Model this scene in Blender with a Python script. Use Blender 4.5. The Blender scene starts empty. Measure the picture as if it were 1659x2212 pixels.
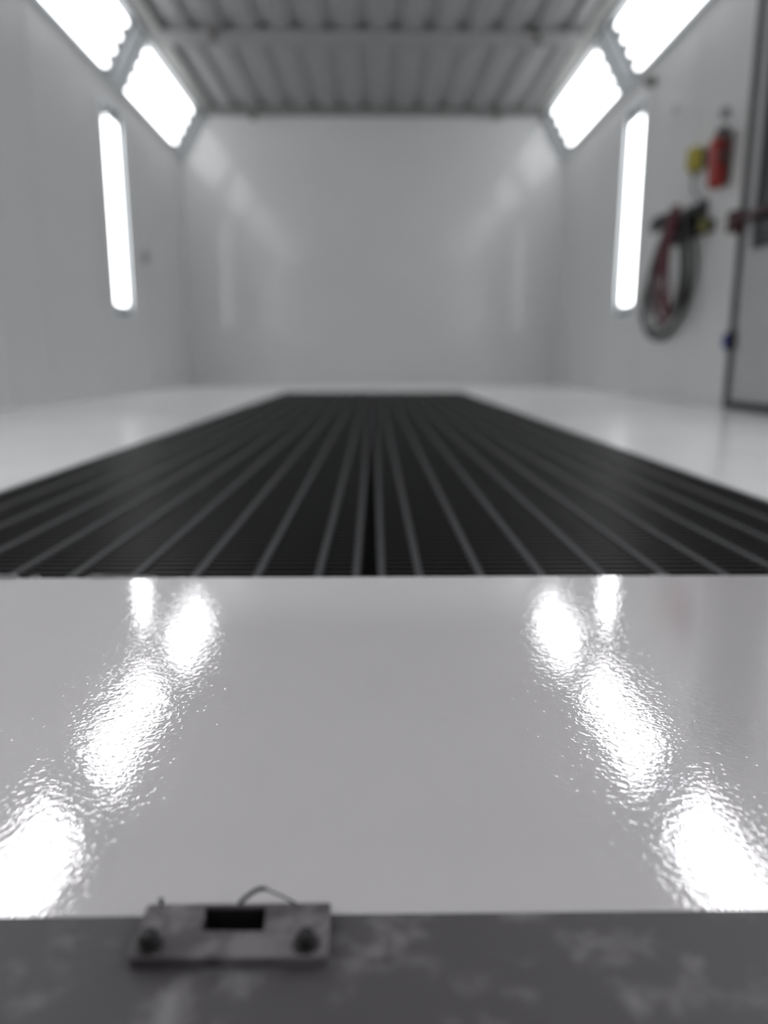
import bpy, bmesh, math, random
from mathutils import Vector, Matrix
random.seed(7)
C = bpy.context.scene.collection
scene = bpy.context.scene

# ---------------------------------------------------------------- camera, exposure, world
cam_data = bpy.data.cameras.new('camera')
cam = bpy.data.objects.new('camera', cam_data); C.objects.link(cam)
cam.location = (0, 0, 0.26)
cam.rotation_euler = (math.radians(90 - 11.516), 0, math.radians(-0.77))
cam_data.sensor_fit = 'AUTO'; cam_data.sensor_width = 36.0; cam_data.lens = 26.04
cam_data.clip_start = 0.01; cam_data.clip_end = 100
cam_data.dof.use_dof = True
cam_data.dof.focus_distance = 0.46
cam_data.dof.aperture_fstop = 2.9
scene.camera = cam
TUBE = 5.3                      # strength of the fluorescent tubes
scene.view_settings.view_transform = 'Standard'
scene.view_settings.look = 'None'
scene.view_settings.gamma = 1.0
scene.view_settings.use_curve_mapping = False
scene.view_settings.exposure = 0.0
w = bpy.data.worlds.new('world'); scene.world = w; w.use_nodes = True
w.node_tree.nodes['Background'].inputs[0].default_value = (0, 0, 0, 1)
w.node_tree.nodes['Background'].inputs[1].default_value = 0.0
scene.cycles.max_bounces = 10
scene.cycles.diffuse_bounces = 7
scene.cycles.sample_clamp_indirect = 4.0
scene.cycles.caustics_reflective = False
scene.cycles.caustics_refractive = False

# ---------------------------------------------------------------- materials
def mat(name, col, rough=0.5, metal=0.0, spec=0.5, coat=0.0, coat_rough=0.03, noise=0.0, nscale=8.0, rvar=0.0):
    m = bpy.data.materials.new(name); m.use_nodes = True
    nt = m.node_tree; b = nt.nodes['Principled BSDF']
    b.inputs['Base Color'].default_value = (*col, 1)
    b.inputs['Roughness'].default_value = rough
    b.inputs['Metallic'].default_value = metal
    b.inputs['Specular IOR Level'].default_value = spec
    b.inputs['Coat Weight'].default_value = coat
    b.inputs['Coat Roughness'].default_value = coat_rough
    tc = nt.nodes.new('ShaderNodeTexCoord')
    nz = nt.nodes.new('ShaderNodeTexNoise'); nz.inputs['Scale'].default_value = nscale
    nz.inputs['Detail'].default_value = 4
    nt.links.new(tc.outputs['Object'], nz.inputs['Vector'])
    if noise:
        r = nt.nodes.new('ShaderNodeValToRGB')
        r.color_ramp.elements[0].position = 0.3; r.color_ramp.elements[1].position = 0.7
        r.color_ramp.elements[0].color = (*[c * (1 - noise) for c in col], 1)
        r.color_ramp.elements[1].color = (*[min(1, c * (1 + noise)) for c in col], 1)
        nt.links.new(nz.outputs['Fac'], r.inputs['Fac'])
        nt.links.new(r.outputs['Color'], b.inputs['Base Color'])
    if rvar:
        mr = nt.nodes.new('ShaderNodeMapRange')
        mr.inputs['To Min'].default_value = max(0, rough - rvar); mr.inputs['To Max'].default_value = rough + rvar
        nt.links.new(nz.outputs['Fac'], mr.inputs['Value'])
        nt.links.new(mr.outputs['Result'], b.inputs['Roughness'])
    return m

M = {}
M['wall'] = mat('white_enamel_wall', (0.61, 0.615, 0.61), 0.34, noise=0.02, nscale=1.5, rvar=0.05)
M['back'] = mat('white_enamel_back_wall', (0.57, 0.578, 0.578), 0.13, noise=0.02, nscale=1.5, rvar=0.04)
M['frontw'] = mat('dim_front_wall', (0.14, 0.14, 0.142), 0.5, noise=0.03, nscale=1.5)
M['floor'] = mat('white_floor_coating', (0.93, 0.93, 0.925), 0.16, noise=0.03, nscale=2.0, rvar=0.05)
M['pit'] = mat('pit_concrete', (0.03, 0.03, 0.032), 0.9, noise=0.3)
M['ceil'] = mat('ribbed_ceiling_steel', (0.235, 0.235, 0.237), 0.36, noise=0.04)
M['galv'] = mat('dark_ceiling_frame', (0.17, 0.17, 0.165), 0.5, noise=0.06)
M['beam_c'] = mat('ceiling_crosspiece_paint', (0.24, 0.24, 0.24), 0.45, noise=0.03)
M['housing'] = mat('fixture_blue_grey', (0.66, 0.70, 0.72), 0.4, noise=0.03)
M['reflector'] = mat('reflector_white', (0.17, 0.18, 0.19), 0.5, noise=0.01)
M['cap'] = mat('tube_end_metal', (0.6, 0.62, 0.64), 0.35, metal=0.6, noise=0.03)
M['bar'] = mat('grate_bar_steel', (0.034, 0.034, 0.036), 0.6, noise=0.12, nscale=20)
M['slat'] = mat('grate_slat_steel', (0.007, 0.007, 0.0075), 0.40, noise=0.2, nscale=12)
M['door'] = mat('door_grey_paint', (0.40, 0.40, 0.405), 0.35, noise=0.03)
M['gasket'] = mat('black_rubber_gasket', (0.035, 0.036, 0.037), 0.6, noise=0.1)
M['redbar'] = mat('dark_red_bar', (0.05, 0.012, 0.016), 0.4, noise=0.1)
M['blue'] = mat('blue_plastic', (0.03, 0.05, 0.30), 0.4, noise=0.1)
M['red'] = mat('extinguisher_red', (0.26, 0.012, 0.006), 0.3, noise=0.05)
M['slot_shade'] = mat('painted_slot_shade', (0.004, 0.004, 0.0045), 0.8, noise=0.1)  # near-black that stands in for the shade inside the bracket slot
M['black'] = mat('black_plastic', (0.011, 0.010, 0.012), 0.5, spec=0.3, noise=0.1)
M['rubber'] = mat('black_hose_rubber', (0.045, 0.045, 0.047), 0.55, noise=0.1)
M['redhose'] = mat('dark_red_hose_rubber', (0.095, 0.022, 0.032), 0.5, noise=0.1)
M['yellow'] = mat('yellow_paint', (0.32, 0.27, 0.03), 0.45, noise=0.08)
M['olive'] = mat('olive_yellow_paint', (0.13, 0.125, 0.03), 0.5, noise=0.08)
M['dgrey'] = mat('dark_grey_fitting', (0.10, 0.095, 0.09), 0.5, noise=0.1)
M['mgrey'] = mat('mid_grey_fitting', (0.26, 0.26, 0.265), 0.5, noise=0.05)
M['lgrey'] = mat('light_grey_fitting', (0.45, 0.46, 0.46), 0.5, noise=0.05)
M['glass'] = mat('dark_window_glass', (0.03, 0.033, 0.036), 0.08, noise=0.05)
M['bolt'] = mat('dull_bolt_steel', (0.022, 0.020, 0.022), 0.4, noise=0.2, nscale=120)
M['wire'] = mat('black_wire', (0.02, 0.02, 0.02), 0.5, noise=0.1)

def tube_mat():
    m = bpy.data.materials.new('fluorescent_tube_glow'); m.use_nodes = True
    b = m.node_tree.nodes['Principled BSDF']
    b.inputs['Base Color'].default_value = (0.9, 0.9, 0.9, 1)
    b.inputs['Emission Color'].default_value = (0.985, 0.985, 1.0, 1)
    b.inputs['Emission Strength'].default_value = TUBE
    return m
M['tube'] = tube_mat()

def paint_mat():
    """wet light grey paint with orange peel and dust nibs"""
    m = mat('wet_grey_paint', (0.80, 0.775, 0.785), 0.02, metal=0.34, spec=0.0, coat=1.0, coat_rough=0.0)
    nt = m.node_tree; b = nt.nodes['Principled BSDF']
    b.inputs['Coat IOR'].default_value = 1.5
    geo = nt.nodes.new('ShaderNodeTexCoord')
    def noise(scale, detail=1.5, dist=0.0):
        n = nt.nodes.new('ShaderNodeTexNoise'); n.inputs['Scale'].default_value = scale
        n.inputs['Detail'].default_value = detail; n.inputs['Distortion'].default_value = dist
        nt.links.new(geo.outputs['Object'], n.inputs['Vector']); return n.outputs['Fac']
    def mul(a, k):
        x = nt.nodes.new('ShaderNodeMath'); x.operation = 'MULTIPLY'; nt.links.new(a, x.inputs[0]); x.inputs[1].default_value = k
        return x.outputs[0]
    def add(a, c):
        x = nt.nodes.new('ShaderNodeMath'); x.operation = 'ADD'; nt.links.new(a, x.inputs[0]); nt.links.new(c, x.inputs[1])
        return x.outputs[0]
    h = add(mul(noise(260, 1.0, 0.5), 0.000105), mul(noise(70, 1.0), 0.00005))
    vo = nt.nodes.new('ShaderNodeTexVoronoi'); vo.inputs['Scale'].default_value = 150
    nt.links.new(geo.outputs['Object'], vo.inputs['Vector'])
    mr = nt.nodes.new('ShaderNodeMapRange'); mr.interpolation_type = 'SMOOTHSTEP'
    mr.inputs['From Min'].default_value = 0.0; mr.inputs['From Max'].default_value = 0.19
    mr.inputs['To Min'].default_value = 1.0; mr.inputs['To Max'].default_value = 0.0
    nt.links.new(vo.outputs['Distance'], mr.inputs['Value'])
    sep = nt.nodes.new('ShaderNodeSeparateColor'); nt.links.new(vo.outputs['Color'], sep.inputs[0])
    gt = nt.nodes.new('ShaderNodeMath'); gt.operation = 'GREATER_THAN'; gt.inputs[1].default_value = 0.35
    nt.links.new(sep.outputs[0], gt.inputs[0])
    mm = nt.nodes.new('ShaderNodeMath'); mm.operation = 'MULTIPLY'
    nt.links.new(mr.outputs['Result'], mm.inputs[0]); nt.links.new(gt.outputs[0], mm.inputs[1])
    h = add(h, mul(mm.outputs[0], 0.00006))
    bp = nt.nodes.new('ShaderNodeBump'); bp.inputs['Distance'].default_value = 1.0; bp.inputs['Strength'].default_value = 1.0
    nt.links.new(h, bp.inputs['Height'])
    nt.links.new(bp.outputs['Normal'], b.inputs['Coat Normal'])
    nt.links.new(bp.outputs['Normal'], b.inputs['Normal'])
    return m
M['paint'] = paint_mat()

def steel_mat(name, dark, light, scale, pos0, pos1, rough):
    """scuffed dark primer with pale dust patches"""
    m = mat(name, dark, rough)
    nt = m.node_tree; b = nt.nodes['Principled BSDF']
    tc = nt.nodes.new('ShaderNodeTexCoord')
    n1 = nt.nodes.new('ShaderNodeTexNoise'); n1.inputs['Scale'].default_value = scale; n1.inputs['Detail'].default_value = 3
    n1.inputs['Roughness'].default_value = 0.55
    n2 = nt.nodes.new('ShaderNodeTexNoise'); n2.inputs['Scale'].default_value = scale * 0.35; n2.inputs['Detail'].default_value = 2
    for n in (n1, n2): nt.links.new(tc.outputs['Object'], n.inputs['Vector'])
    mu = nt.nodes.new('ShaderNodeMath'); mu.operation = 'MULTIPLY'
    nt.links.new(n1.outputs['Fac'], mu.inputs[0]); nt.links.new(n2.outputs['Fac'], mu.inputs[1])
    r = nt.nodes.new('ShaderNodeValToRGB')
    r.color_ramp.elements[0].position = pos0; r.color_ramp.elements[1].position = pos1
    r.color_ramp.elements[0].color = (*dark, 1); r.color_ramp.elements[1].color = (*light, 1)
    nt.links.new(mu.outputs[0], r.inputs['Fac']); nt.links.new(r.outputs['Color'], b.inputs['Base Color'])
    return m
M['steel'] = steel_mat('scuffed_dark_primer', (0.082, 0.076, 0.079), (0.22, 0.21, 0.215), 75, 0.25, 0.46, 0.5)
M['plate'] = steel_mat('scuffed_plate_primer', (0.075, 0.067, 0.070), (0.19, 0.175, 0.182), 120, 0.17, 0.36, 0.5)

# ---------------------------------------------------------------- mesh helpers
def obj(name, bm, m, parent=None, smooth=False):
    me = bpy.data.meshes.new(name)
    bmesh.ops.recalc_face_normals(bm, faces=bm.faces) if smooth != 'keep' else None
    bm.to_mesh(me); bm.free(); me.materials.append(m)
    if smooth is True:
        for p in me.polygons: p.use_smooth = True
        me.set_sharp_from_angle(angle=math.radians(40))
    o = bpy.data.objects.new(name, me); C.objects.link(o)
    if parent: o.parent = parent
    return o

def box(bm, lo, hi):
    vs = [bm.verts.new((x, y, z)) for x in (lo[0], hi[0]) for y in (lo[1], hi[1]) for z in (lo[2], hi[2])]
    for f in ((0, 1, 3, 2), (4, 6, 7, 5), (0, 4, 5, 1), (2, 3, 7, 6), (0, 2, 6, 4), (1, 5, 7, 3)):
        bm.faces.new([vs[i] for i in f])
    return vs

def boxes(*bs):
    bm = bmesh.new()
    for lo, hi in bs: box(bm, lo, hi)
    return bm

def bevel(bm, r, seg=2, angle=30):
    es = [e for e in bm.edges if len(e.link_faces) == 2 and e.calc_face_angle(0) > math.radians(angle)]
    bmesh.ops.bevel(bm, geom=es, offset=r, segments=seg, affect='EDGES', profile=0.6)
    return bm

def lathe(bm, prof, org=(0, 0, 0), axis='Z', n=24):
    rings = []
    for r, h in prof:
        ring = []
        for i in range(n):
            a = 2 * math.pi * i / n
            c, s = r * math.cos(a), r * math.sin(a)
            p = {'Z': (c, s, h), 'X': (h, c, s), 'Y': (c, h, s)}[axis]
            ring.append(bm.verts.new(tuple(p[k] + org[k] for k in range(3))))
        rings.append(ring)
    for a, b in zip(rings, rings[1:]):
        for i in range(n): bm.faces.new((a[i], a[(i + 1) % n], b[(i + 1) % n], b[i]))
    bm.faces.new(rings[0][::-1]); bm.faces.new(rings[-1])
    return bm

def sweep(bm, pts, r, n=10, closed=False):
    pts = [Vector(p) for p in pts]; N = len(pts); rings = []
    rr = r if isinstance(r, (list, tuple)) else [r] * N
    for i, p in enumerate(pts):
        a = pts[(i - 1) % N] if (closed or i > 0) else p
        b = pts[(i + 1) % N] if (closed or i < N - 1) else p
        t = (b - a).normalized()
        u = t.cross(Vector((1, 0.13, 0.07))).normalized(); v = t.cross(u)
        rings.append([bm.verts.new(p + rr[i] * (math.cos(2 * math.pi * k / n) * u + math.sin(2 * math.pi * k / n) * v)) for k in range(n)])
    m = N if closed else N - 1
    for i in range(m):
        a, b = rings[i], rings[(i + 1) % N]
        for k in range(n): bm.faces.new((a[k], a[(k + 1) % n], b[(k + 1) % n], b[k]))
    if not closed: bm.faces.new(rings[0][::-1]); bm.faces.new(rings[-1])
    return bm

def spline(ctrl, per=8):
    P = [Vector(c) for c in ctrl]; P = [2 * P[0] - P[1]] + P + [2 * P[-1] - P[-2]]; out = []
    for i in range(1, len(P) - 2):
        for k in range(per):
            t = k / per
            out.append(0.5 * ((2 * P[i]) + (P[i + 1] - P[i - 1]) * t + (2 * P[i - 1] - 5 * P[i] + 4 * P[i + 1] - P[i + 2]) * t * t
                              + (3 * P[i] - P[i - 1] - 3 * P[i + 1] + P[i + 2]) * t ** 3))
    out.append(P[-2]); return out

def rounded(x0, y0, x1, y1, radii, seg=5):
    """corner radii order: (x0,y0) (x1,y0) (x1,y1) (x0,y1)"""
    pts = []
    for (cx, cy, a0), r in zip(((x0, y0, 180), (x1, y0, 270), (x1, y1, 0), (x0, y1, 90)), radii):
        sx = 1 if cx == x0 else -1; sy = 1 if cy == y0 else -1
        for k in range(seg + 1):
            a = math.radians(a0 + 90 * k / seg)
            pts.append((cx + sx * r + r * math.cos(a), cy + sy * r + r * math.sin(a)))
    return pts

def plate_bm(outer, holes, z0, z1):
    bm = bmesh.new(); es = []
    for loop in [outer] + holes:
        vs = [bm.verts.new((x, y, z1)) for x, y in loop]
        es += [bm.edges.new((vs[i], vs[(i + 1) % len(vs)])) for i in range(len(vs))]
    bmesh.ops.triangle_fill(bm, edges=es, use_beauty=True)
    fs = list(bm.faces)
    r = bmesh.ops.extrude_face_region(bm, geom=fs)
    for v in [g for g in r['geom'] if isinstance(g, bmesh.types.BMVert)]: v.co.z = z0
    return bm

def thing(name, label, cat, loc=(0, 0, 0), group=None, mw=None):
    o = bpy.data.objects.new(name, None); C.objects.link(o); o.empty_display_size = 0.05
    o.location = loc
    if mw is not None: o.matrix_world = mw
    return tag(o, label, cat, group)
def tag(o, label, cat, group=None):
    o['label'] = label; o['category'] = cat
    if group: o['group'] = group
    return o
def struct(name, bm, m, parent=None, smooth=False):
    o = obj(name, bm, m, parent, smooth)
    if not parent: o['kind'] = 'structure'
    return o

# ---------------------------------------------------------------- the room
YB, YF = 8.3, -2.7            # back and front wall
XW = 2.0
ZC = 2.75; ZW = 2.34; XC = 1.76
GX0, GX1, GY0, GY1 = -0.766, 0.754, -1.2, 6.45     # grate pit
# floor slab with the pit opening, a ledge all round and a dark pit
bm = bmesh.new()
def quad(bm, *p): return bm.faces.new([bm.verts.new(q) for q in p])
for (x0, x1, y0, y1) in ((-XW - .1, GX0, YF, YB + .1), (GX1, XW + .1, YF, YB + .1), (GX0, GX1, YF, GY0), (GX0, GX1, GY1, YB + .1)):
    box(bm, (x0, y0, -0.2), (x1, y1, 0))
struct('floor', bm, M['floor'])
bm = boxes(((GX0, GY0, -0.55), (GX1, GY1, -0.5)),
           ((GX0 - .02, GY0, -0.5), (GX0 + .03, GY1, -0.034)), ((GX1 - .03, GY0, -0.5), (GX1 + .02, GY1, -0.034)),
           ((-0.04, GY0, -0.5), (0.026, GY1, -0.034)), ((-0.018, GY1 - .006, -.034), (0.004, GY1 - .0005, -.001)),
           ((GX0, GY0 - .02, -0.5), (GX1, GY0 + .02, -0.034)), ((GX0, GY1 - .02, -0.5), (GX1, GY1 + .02, -0.034)))
struct('floor_pit', bm, M['pit'])

VF = (5.95, 6.34, 0.62, 2.15)
UP = {-1: [(5.95, 6.34), (2.05, 2.44), (1.05, 1.44), (0.05, 0.44), (-0.95, -0.56)], 1: [(5.88, 6.27), (2.05, 2.44), (1.05, 1.44), (0.05, 0.44), (-0.95, -0.56)]}     # opening of the upright fixtures in the side walls (y0, y1, z0, z1); all but the first per side are unseen, added for light
def side_wall(name, s, seams):
    bm = bmesh.new()
    xa, xb = sorted((s * XW, s * (XW + 0.1)))
    z0, z1 = VF[2:]
    es = [YF] + [v for u in sorted(UP[s]) for v in u] + [YB]
    cells = [((a, -.02), (b, ZW)) for a, b in zip(es[0::2], es[1::2])]
    for y0, y1 in UP[s]: cells += [((y0, -.02), (y1, z0)), ((y0, z1), (y1, ZW))]
    for lo, hi in cells:
        box(bm, (xa, lo[0], lo[1]), (xb, hi[0], hi[1]))
    for y in seams:                                   # standing seams of the wall panels
        ya, yb = y - 0.02, y + 0.02
        x0, x1 = sorted((s * XW, s * (XW - 0.006)))
        box(bm, (x0, ya, 0.0), (x1, yb, ZW))
    x0, x1 = sorted((s * XW, s * (XW - 0.02)))
    return struct(name, bm, M['wall'])
side_wall('wall_left', -1, (-1.5, -.25, .75, 1.75, 2.75, 3.7, 4.22, 4.75, 5.75, 6.95, 7.7))
side_wall('wall_right', 1, (-1.5, -.25, .75, 1.75, 2.75, 4.95, 5.75, 6.95, 7.7))
bm = boxes(((-XW - .1, YB, -.02), (XW + .1, YB + .1, ZC + .2)))
struct('wall_back', bm, M['back'])
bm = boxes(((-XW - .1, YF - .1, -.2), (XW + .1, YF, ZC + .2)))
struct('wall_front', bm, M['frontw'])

# ceiling: ribbed sheet running towards the back wall
bm = bmesh.new()
per, d = 0.254, 0.028
prof = []
x = -XC - 0.03
while x < XC + 0.03:
    prof += [(x, 0), (x + per * .50, 0), (x + per * .62, d), (x + per * .88, d)]
    x += per
prof = [(px, ZC - 0.0 + dz) for px, dz in prof if px <= XC + .03]
for (xa, za), (xb, zb) in zip(prof, prof[1:]):
    quad(bm, (xa, YF, za), (xb, YF, zb), (xb, YB, zb), (xa, YB, za))
quad(bm, (-XC - .1, YF, ZC + .15), (XC + .1, YF, ZC + .15), (XC + .1, YB, ZC + .15), (-XC - .1, YB, ZC + .15))
bmesh.ops.remove_doubles(bm, verts=bm.verts, dist=1e-5)
struct('ceiling', bm, M['ceil'])
# dark frame all round the ceiling
bm = boxes(((-XC - .02, YF, ZC - .015), (-XC + .15, YB, ZC + .01)), ((XC - .15, YF, ZC - .015), (XC + .02, YB, ZC + .01)),
           ((-XC + .15, YB - .22, ZC - .02), (XC - .15, YB, ZC + .01)))
struct('trim_1', bm, M['galv'])
# flat crosspieces under the ceiling
n = 2
for y in (6.41, 4.4, 2.4, 0.4):
    bm = boxes(((-XC + .15, y - .12, ZC - .03), (XC - .15, y + .12, ZC + .0)))
    bevel(bm, .008)
    struct('trim_%d' % n, bm, M['beam_c']); n += 1

# sloped corner panels with openings for the light fixtures
SL = math.hypot(XW - XC, ZC - ZW)                 # slope length .475
FY = [(6.47, 8.13), (4.50, 6.17), (2.53, 4.20), (0.56, 2.23), (-1.41, 0.26)]  # last two are unseen, added to brighten the foreground
for s, nm in ((-1, 'left'), (1, 'right')):
    bm = bmesh.new()
    def P(t, y): return (s * (XW + (XC - XW) * t), y, ZW + (ZC - ZW) * t)
    t0, t1 = 0.06, 0.94
    quad(bm, P(0, YF), P(t0, YF), P(t0, YB), P(0, YB)); quad(bm, P(t1, YF), P(1, YF), P(1, YB), P(t1, YB))
    edges = sorted([YF, YB] + [v for f in FY for v in f])
    for a, b in zip(edges[0::2], edges[1::2]): quad(bm, P(t0, a), P(t1, a), P(t1, b), P(t0, b))
    struct('wall_slope_' + nm, bm, M['housing'])

# ---------------------------------------------------------------- light fixtures
def fixture_meshes(L, W):
    """local x along the tubes, y across, z towards the room"""
    hw, hl = W / 2, L / 2
    tr = bmesh.new()                                        # tray with slanted reflector sides
    dz, sl = -0.075, 0.03
    A = [(-hl, -hw, 0), (hl, -hw, 0), (hl, hw, 0), (-hl, hw, 0)]
    B = [(-hl + sl, -hw + sl, dz), (hl - sl, -hw + sl, dz), (hl - sl, hw - sl, dz), (-hl + sl, hw - sl, dz)]
    va = [tr.verts.new(p) for p in A]; vb = [tr.verts.new(p) for p in B]
    for i in range(4): tr.faces.new((va[i], va[(i + 1) % 4], vb[(i + 1) % 4], vb[i]))
    tr.faces.new(vb)
    r = 0.022
    fr = boxes(((-hl - r, -hw - r, -.01), (hl + r, -hw, .014)), ((-hl - r, hw, -.01), (hl + r, hw + r, .014)),
               ((-hl - r, -hw, -.01), (-hl, hw, .014)), ((hl, -hw, -.01), (hl + r, hw, .014)))
    bevel(fr, .004, 1)
    tl = L - 0.16
    tu = lathe(bmesh.new(), [(.006, -tl / 2), (.025, -tl / 2 + .006), (.025, tl / 2 - .006), (.006, tl / 2)], axis='X', n=14)
    ca = lathe(bmesh.new(), [(.008, -.03), (.0255, -.028), (.0255, .0), (.012, .002)], axis='X', n=14)
    return tr, fr, tu, ca, tl

def build_fixture(L, W, label, group, mw):
    t = thing('light_fixture', label, 'light', mw=mw, group=group)
    tr, fr, tu, ca, tl = fixture_meshes(L, W)
    obj('reflector', tr, M['reflector'], t); obj('frame', fr, M['housing'], t)
    tm = obj('tube', tu, M['tube'], t, True); cm = obj('tube_cap', ca, M['cap'], tm, True)
    cm.location = (-tl / 2, 0, 0)
    c2 = cm.copy(); C.objects.link(c2); c2.parent = tm; c2.location = (tl / 2, 0, 0); c2.rotation_euler = (0, 0, math.pi)
    for k in range(4):
        y = -W / 2 + W * (k + .5) / 4
        if k == 0: o = tm
        else:
            o = tm.copy(); C.objects.link(o); o.parent = t
            for ch in (cm, c2):
                q = ch.copy(); C.objects.link(q); q.parent = o
        o.location = (0, y, -.035)
    return t
def copy_thing(root, label, mw):
    r = root.copy(); C.objects.link(r); r.matrix_world = mw; r['label'] = label
    for ch in list(root.children):
        c = ch.copy(); C.objects.link(c); c.parent = r
        for g in ch.children:
            q = g.copy(); C.objects.link(q); q.parent = c
    return r
def frame_matrix(org, ex, ez):
    ex, ez = Vector(ex).normalized(), Vector(ez).normalized(); ey = ez.cross(ex)
    m = Matrix((ex, ey, ez)).transposed().to_4x4(); m.translation = Vector(org); return m

names = ['the one nearest the back wall', 'second from the back wall', 'third from the back wall',
         'an unseen one added for light, fourth from the back wall', 'an unseen one added for light, fifth from the back wall']
first = None
for s, side in ((-1, 'left'), (1, 'right')):
    for k, (y0, y1) in enumerate(FY):
        mid = (s * (XW + XC) / 2, (y0 + y1) / 2, (ZW + ZC) / 2)
        nrm = (-s * (ZC - ZW), 0, -(XW - XC))
        mw = frame_matrix(mid, (0, 1, 0), nrm)
        label = 'four tube light along the sloped %s ceiling corner, %s' % (side, names[k])
        if first is None: first = build_fixture(y1 - y0, SL * .88, label, 'corner light fixtures under the ceiling', mw)
        else: copy_thing(first, label, mw)
up = None
where = ['the one nearest the back wall', 'an unseen one added for light, second from the back wall', 'an unseen one added for light, third from the back wall',
         'the fourth from the back wall', 'the fifth from the back wall']
for s, side in ((-1, 'left'), (1, 'right')):
    for k, (y0, y1) in enumerate(UP[s]):
        z0, z1 = VF[2:]
        mw = frame_matrix((s * XW, (y0 + y1) / 2, (z0 + z1) / 2), (0, 0, 1), (-s, 0, 0))
        label = 'tall upright tube light set into the %s wall, %s' % (side, where[k])
        if up is None: up = build_fixture(z1 - z0, y1 - y0, label, 'upright light fixtures in the side walls', mw)
        else: copy_thing(up, label, mw)

# ---------------------------------------------------------------- floor grates
GC = -0.007
def grate(s, label):
    x_out = GX1 - .004 if s > 0 else GX0 + .004
    t = thing('floor_grate', label, 'grate', (GC, GY0, 0), 'floor grates over the pit')
    Lg = GY1 - GY0
    bm = bmesh.new()
    pos = [0.016] + [0.063 + .076 * k for k in range(9)]
    xo = abs(x_out - GC)
    xa, xb = sorted((s * .012, s * xo))
    y = .02
    while y < Lg - .02:                                     # close-set cross slats
        box(bm, (xa, y, -.032), (xb, y + .0045, -.003)); y += .021
    obj('slats', bm, M['slat'], t)
    for p in pos:
        obj('bar', boxes(((s * p - .0045, .006, -.03), (s * p + .0045, Lg - .006, 0.0))), M['bar'], t)
    xa, xb = sorted((s * (xo - .012), s * xo))
    obj('edge_bar', boxes(((xa, .006, -.034), (xb, Lg - .006, 0.0))), M['bar'], t)
    xa, xb = sorted((s * .012, s * (xo - .012)))
    obj('end_bar', boxes(((xa, Lg - .018, -.034), (xb, Lg - .006, 0.0))), M['bar'], t)
    return t
grate(-1, 'black steel floor grate, the half on the left of the centre gap')
grate(1, 'black steel floor grate, the half on the right of the centre gap')

# ---------------------------------------------------------------- painted panel
PZ = 0.04
t = thing('painted_panel', 'wet glossy light grey painted panel lying on the black grate', 'panel', (0, 0.2622, 0))
bm = boxes(((-0.60, 0.0, PZ - .004), (0.60, 0.4795, PZ)))
bevel(bm, .0018, 3)
bm.normal_update()
obj('skin', bm, M['paint'], t, True)
bm = boxes(((-.6, .0015, 0), (.6, .0045, PZ - .003)), ((-.6, .475, 0), (.6, .478, PZ - .003)),
           ((-.6, .004, 0), (-.597, .476, PZ - .003)), ((.597, .004, 0), (.6, .476, PZ - .003)))
obj('flange', bm, M['mgrey'], t)
# ragged bits of overspray along the far flange
bm = bmesh.new()
for x, wd, hh in ((-.385, .035, .0042), (-.352, .012, .002), (-.255, .06, .0016), (-.285, .03, .0024), (.30, .02, .001)):
    N = 9; top = []; bot = []
    for i in range(N):
        u = i / (N - 1); a = math.sin(math.pi * u) ** .5
        top.append((x + wd * (u - .5), hh * a * (1 + .25 * math.sin(9 * u + x * 50))))
    for dy in (.4797, .4825):
        bot.append([[bm.verts.new((px, dy, PZ - .003)) for px, hz in top], [bm.verts.new((px, dy, PZ - .003 + .003 + hz)) for px, hz in top]])
    (a0, a1), (b0, b1) = bot
    for i in range(N - 1):
        bm.faces.new((a0[i], a0[i + 1], a1[i + 1], a1[i])); bm.faces.new((b0[i], b0[i + 1], b1[i + 1], b1[i]))
        bm.faces.new((a1[i], a1[i + 1], b1[i + 1], b1[i])); bm.faces.new((a0[i], a0[i + 1], b0[i + 1], b0[i]))
o = obj('overspray_crust', bm, M['mgrey'], t)
o['label'] = 'ragged grey crust along the far edge'

# ---------------------------------------------------------------- steel beam and bracket in front
BZ = 0.040; BY0, BY1 = 0.06, 0.2617
HX0, HX1, HY0, HY1 = -.0682, -.0430, .2480, .2609
bm = plate_bm([(-.62, BY0), (.62, BY0), (.62, BY1), (-.62, BY1)], [[(HX0, HY0), (HX1, HY0), (HX1, HY1), (HX0, HY1)]], BZ - .003, BZ)
box(bm, (-.62, BY0, 0.0), (.62, BY0 + .003, BZ - .003)); box(bm, (-.62, BY1 - .0012, 0.0), (.62, BY1, BZ - .003))
box(bm, (-.62, BY0 + .003, 0.0), (.62, BY1 - .0012, .003))
o = obj('steel_beam', bm, M['steel'])
tag(o, 'dark grey scuffed steel beam lying along the near edge of the painted panel', 'beam')

PT = .0048
PX, PY = -.055, .25
t = thing('bracket', 'small dark steel bracket plate with a square slot on the grey beam', 'bracket', (PX, PY, BZ))
def L_(p): return [(x - PX, y - PY) for x, y in p]
outer = L_([(-.0895, .2353), (-.0195, .2350), (-.0180, .2363), (-.0180, .2628), (-.0188, .2633), (-.0915, .2635), (-.0921, .2625), (-.0921, .2385), (-.0915, .2365)])
hole = L_([(-.0668, .2490), (-.0432, .2485), (-.0440, .2614), (-.0682, .2616)])
bm = plate_bm(outer, [hole], 0.0, PT)
bevel(bm, .0007, 2, 60)
obj('plate', bm, M['plate'], t)
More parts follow.
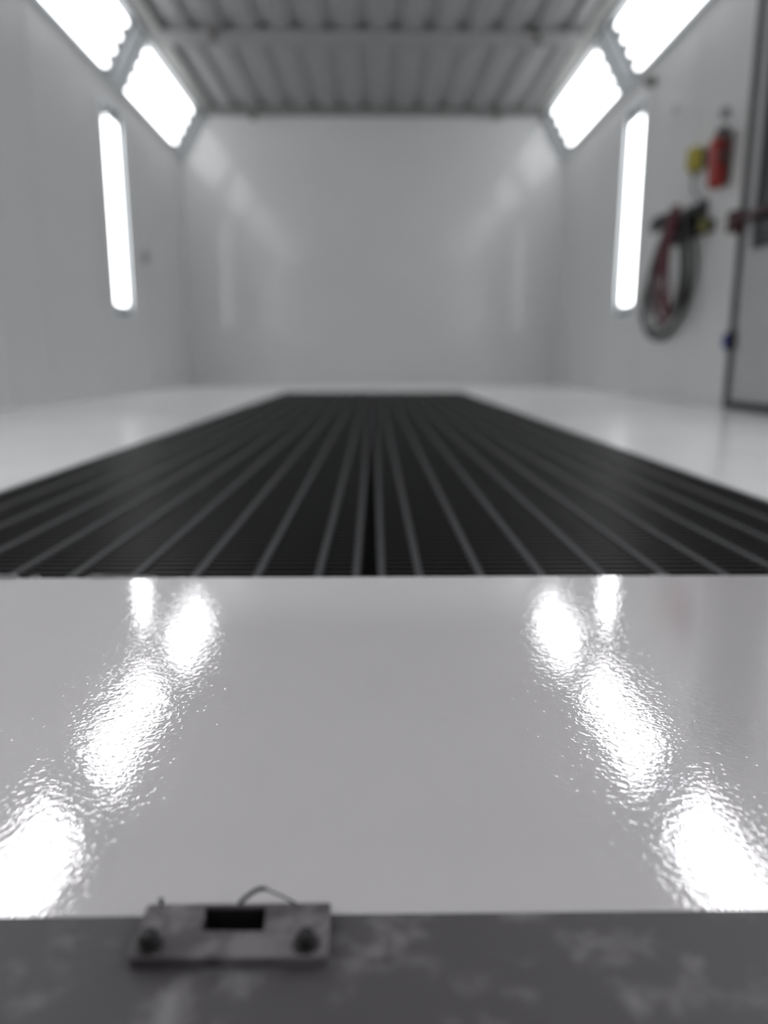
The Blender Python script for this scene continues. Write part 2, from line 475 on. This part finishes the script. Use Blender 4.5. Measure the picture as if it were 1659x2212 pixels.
# black liner added inside the slot to paint its shade
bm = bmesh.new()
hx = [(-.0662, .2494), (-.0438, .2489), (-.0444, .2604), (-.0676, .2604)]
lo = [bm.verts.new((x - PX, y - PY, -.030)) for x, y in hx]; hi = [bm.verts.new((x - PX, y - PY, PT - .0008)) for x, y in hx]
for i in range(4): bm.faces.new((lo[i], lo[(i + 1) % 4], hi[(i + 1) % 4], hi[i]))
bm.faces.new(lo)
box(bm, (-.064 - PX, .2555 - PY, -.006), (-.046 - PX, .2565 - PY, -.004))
obj('slot_shade', bm, M['slot_shade'], t)
for x, y in ((-.0852, .2418), (-.0262, .2412)):
    bm = bmesh.new()
    lathe(bm, [(.0052, 0), (.0052, .0007), (.0038, .0009), (.0039, .0042), (.0030, .0056), (.0010, .0060)], (x - PX, y - PY, PT - .0002), n=20)
    obj('bolt', bm, M['bolt'], t, True)
bm = lathe(bmesh.new(), [(.0007, 0), (.0007, .0018), (.0011, .0021), (.0011, .0032), (.0005, .0036)], (-.0862 - PX, .2622 - PY, PT - .0002), n=10)
obj('pin', bm, M['black'], t, True)
pts = spline([(-.056, .2625, .0432), (-.0535, .2635, .0462), (-.049, .264, .0495), (-.0455, .264, .0508), (-.0415, .264, .0490), (-.037, .2638, .0468), (-.0315, .2630, .0440)], 8)
N = len(pts); pts = [p - Vector((PX, PY, BZ)) for p in pts]
bm = sweep(bmesh.new(), pts, [.0009 if i < N * .55 else .00045 for i in range(N)], 8)
obj('wire', bm, M['wire'], t, True)

# ---------------------------------------------------------------- door in the right wall
d = bpy.data.objects.new('door_1', None); C.objects.link(d); d.location = (XW, 4.19, 0); d['kind'] = 'structure'
DW = 1.0; DH = 2.13
obj('door_leaf', bevel(boxes(((-.012, -DW, .045), (.0, -.03, DH - .03))), .003, 1), M['door'], d)
obj('gasket', boxes(((-.022, -.032, .0), (0, .028, DH)), ((-.022, -DW - .028, .0), (0, -DW + .0, DH)),
                    ((-.022, -DW, DH - .03), (0, -.032, DH + .02)), ((-.022, -DW, .0), (0, -.032, .045))), M['gasket'], d)
wn = obj('window_frame', boxes(((-.03, -.62, .83), (-.012, -.155, .87)), ((-.03, -.62, 1.92), (-.012, -.155, 1.96)),
                          ((-.03, -.62, .87), (-.012, -.58, 1.92)), ((-.03, -.19, .87), (-.012, -.155, 1.92))), M['gasket'], d)
obj('window_pane', boxes(((-.02, -.58, .87), (-.0125, -.19, 1.92))), M['glass'], wn)
pb = obj('push_bar', bevel(boxes(((-.075, -.86, .982), (-.050, .0, 1.012))), .008, 2), M['redbar'], d)
obj('latch_case', bevel(boxes(((-.08, -.03, .94), (-.012, .045, 1.05))), .008, 2), M['redbar'], pb)
obj('latch_case', bevel(boxes(((-.08, -.93, .94), (-.012, -.85, 1.05))), .008, 2), M['redbar'], pb)
hg = obj('hinge', bevel(boxes(((-.035, -.05, .32), (-.012, .02, .42))), .006, 2), M['black'], d)
hc = obj('hinge_cover', bevel(boxes(((-.045, .012, .33), (-.012, .05, .41))), .006, 2), M['blue'], hg)

# ---------------------------------------------------------------- things on the right wall
# fire extinguisher
t = thing('fire_extinguisher', 'red fire extinguisher hung on the right wall near the door', 'fire extinguisher', (1.93, 4.44, 1.215))
bm = lathe(bmesh.new(), [(.030, 0), (.040, .005), (.044, .02), (.048, .15), (.052, .22), (.046, .25), (.028, .268), (.017, .275)], n=28)
obj('cylinder', bm, M['red'], t, True)
bm = lathe(bmesh.new(), [(.019, .272), (.022, .28), (.020, .30), (.012, .305)], n=16)
obj('valve', bm, M['black'], t, True)
bm = boxes(((-.012, -.095, .272), (.012, .02, .288)), ((-.010, -.09, .300), (.010, .02, .310)), ((-.01, .0, .30), (.01, .02, .305)))
obj('handle', bevel(bm, .003, 1), M['black'], t)
bm = sweep(bmesh.new(), spline([(0, -.01, .29), (-.01, -.055, .285), (-.012, -.068, .25), (-.01, -.062, .17), (-.006, -.056, .11)], 8), [.009] * 33, 8)
obj('hose', bm, M['black'], t, True)
bm = boxes(((.048, -.03, .02), (.069, .03, .29)), ((-.0, -.055, .15), (.05, -.051, .175)), ((-.0, .051, .15), (.05, .055, .175)))
obj('wall_bracket', bm, M['dgrey'], t)
bm = lathe(bmesh.new(), [(.026, 0), (.032, -.006), (.032, -.03), (.020, -.042)], (1.998, 4.505, 1.63), 'X', 20)
o = obj('wall_stud', bm, M['mgrey'], smooth=True); tag(o, 'small grey knob on the right wall just above the red extinguisher', 'knob')

# yellow fittings
t = thing('air_regulator', 'yellow round fitting on the right wall, left of the red extinguisher', 'air fitting', (2.0, 4.775, 1.455))
obj('bowl', lathe(bmesh.new(), [(.03, -.075), (.047, -.06), (.052, 0), (.047, .05), (.03, .065)], (-.06, 0, 0), n=22), M['yellow'], t, True)
obj('mount', bevel(boxes(((-.03, -.05, -.05), (0, .07, .05))), .004, 1), M['dgrey'], t)
obj('nipple', lathe(bmesh.new(), [(.012, -.11), (.014, -.1), (.014, -.07)], (-.06, 0, 0), n=12), M['dgrey'], t, True)
t = thing('air_coupler', 'small olive yellow fitting just right of the hose hanger', 'air fitting', (2.0, 4.575, 1.04))
obj('body', lathe(bmesh.new(), [(.016, -.04), (.028, -.032), (.030, .025), (.022, .04)], (-.06, 0, 0), n=18), M['olive'], t, True)
obj('mount', bevel(boxes(((-.03, -.02, -.035), (0, .06, .035))), .004, 1), M['dgrey'], t)

# hose hanger and hoses
t = thing('hose_hanger', 'black bracket on the right wall holding the coiled hoses', 'hanger', (2.0, 4.91, 1.11))
obj('back_plate', bevel(boxes(((-.012, -.24, -.10), (0, .26, .10))), .004, 1), M['black'], t)
obj('saddle', bevel(boxes(((-.10, -.02, -.05), (-.012, .20, .022))), .015, 3), M['black'], t)
obj('front_lip', bevel(boxes(((-.175, -.15, -.03), (-.160, .22, .055))), .008, 2), M['black'], t)
obj('arm', bevel(boxes(((-.162, -.03, -.02), (-.095, .05, .02))), .004, 1), M['black'], t)
obj('side_hook', sweep(bmesh.new(), spline([(-.012, .24, .04), (-.07, .27, .03), (-.1, .30, .05), (-.1, .31, .10)], 6), .014, 8), M['black'], t, True)

def loop(cy, top, w_, h, x0, seed, skew=.20, n=44):
    rnd = random.Random(seed); pts = []
    ph = rnd.random() * 6
    for i in range(n):
        a = 2 * math.pi * i / n
        yy = math.sin(a); zz = math.cos(a)
        width = w_ * (0.55 + .45 * (0.5 - 0.5 * zz) ** .8) * (1 + .03 * math.sin(3 * a + ph))
        pts.append((x0 + .010 * math.sin(2 * a + ph), cy + width * yy + skew * (0.5 - .5 * zz), top - h * (0.5 - .5 * zz)))
    return pts
bm = bmesh.new()
for k, (cy, w_, h, x) in enumerate(((5.04, .48, .73, 1.972), (5.02, .42, .76, 1.955), (5.06, .37, .69, 1.938), (4.97, .34, .64, 1.921), (4.88, .24, .58, 1.908))):
    sweep(bm, loop(cy, 1.165, w_, h, x, k, .20 if k < 3 else .08), .0125, 8, closed=True)
o = obj('air_hose', bm, M['rubber'], smooth=True)
tag(o, 'black rubber hose hanging in wide loops from the wall hanger', 'hose', 'hoses on the right wall')
bm = bmesh.new()
for k, (dy, h, w_) in enumerate(((0, .62, .05), (.05, .68, .08), (-.04, .58, .045), (.02, .50, .06))):
    pts = []
    for i in range(44):
        a = 2 * math.pi * i / 44; u = 0.5 - 0.5 * math.cos(a)         # 0 at the top, 1 at the bottom
        wd = w_ * (1.0 - .75 * math.sin(math.pi * min(1, u * 1.5)) * (1 if u < .66 else 0) + .9 * u * u)
        pts.append((1.816 - .006 * k, 4.66 + dy * .4 + .15 * math.sin(math.pi * u * .85) + wd * math.sin(a), 1.160 - h * u))
    sweep(bm, pts, .014, 8, closed=True)
o = obj('air_hose', bm, M['redhose'], smooth=True)
tag(o, 'dark red hose bundled in narrow loops in front of the black one', 'hose', 'hoses on the right wall')
pts = spline([(1.94, 4.775, 1.344), (1.945, 4.79, 1.30), (1.955, 4.76, 1.25), (1.97, 4.74, 1.22), (1.985, 4.73, 1.216)], 10)
o = obj('feed_hose', sweep(bmesh.new(), pts, .009, 8), M['mgrey'], smooth=True)
tag(o, 'thin grey line running from the yellow round fitting down to the hose hanger', 'hose')

bm = lathe(bmesh.new(), [(.035, 0), (.04, -.01), (.04, -.05), (.022, -.075)], (1.998, 5.73, 2.205), 'X', 20)
o = obj('wall_fitting', bm, M['dgrey'], smooth=True); tag(o, 'small dark fitting high on the right wall above the upright light', 'fitting')
bm = lathe(bmesh.new(), [(.03, 0), (.035, -.008), (.03, -.02)], (1.998, 5.28, 1.885), 'X', 20)
o = obj('wall_stud', bm, M['lgrey'], smooth=True); tag(o, 'faint pale grey stud on the right wall, right of the upright light top', 'fitting')
bm = lathe(bmesh.new(), [(.05, 0), (.055, .008), (.05, .02), (.03, .028)], (-1.998, 6.80, 1.147), 'X', 20)
o = obj('wall_stud', bm, M['mgrey'], smooth=True); tag(o, 'round grey stud on the left wall beside the upright light', 'fitting')

# dark heads under the ceiling
HEADS = [(-1.22, 6.27, ZC - .03, 'dark ceiling head at the crosspiece, on the left side'), (1.265, 6.27, ZC - .03, 'dark ceiling head at the crosspiece, on the right side'),
         (-1.215, 8.16, ZC - .02, 'dark ceiling head at the back wall, on the left side'), (1.25, 8.13, ZC - .02, 'dark ceiling head at the back wall, on the right side')]
src = None
for x, y, z, lb in HEADS:
    if src is None:
        src = obj('ceiling_head', lathe(bmesh.new(), [(.04, 0), (.04, -.01), (.02, -.02), (.02, -.05), (.045, -.06), (.04, -.07)], n=16), M['dgrey'], smooth=True)
        o = src
    else:
        o = src.copy(); C.objects.link(o)
    o.location = (x, y, z); tag(o, lb, 'ceiling head', 'dark heads under the ceiling')
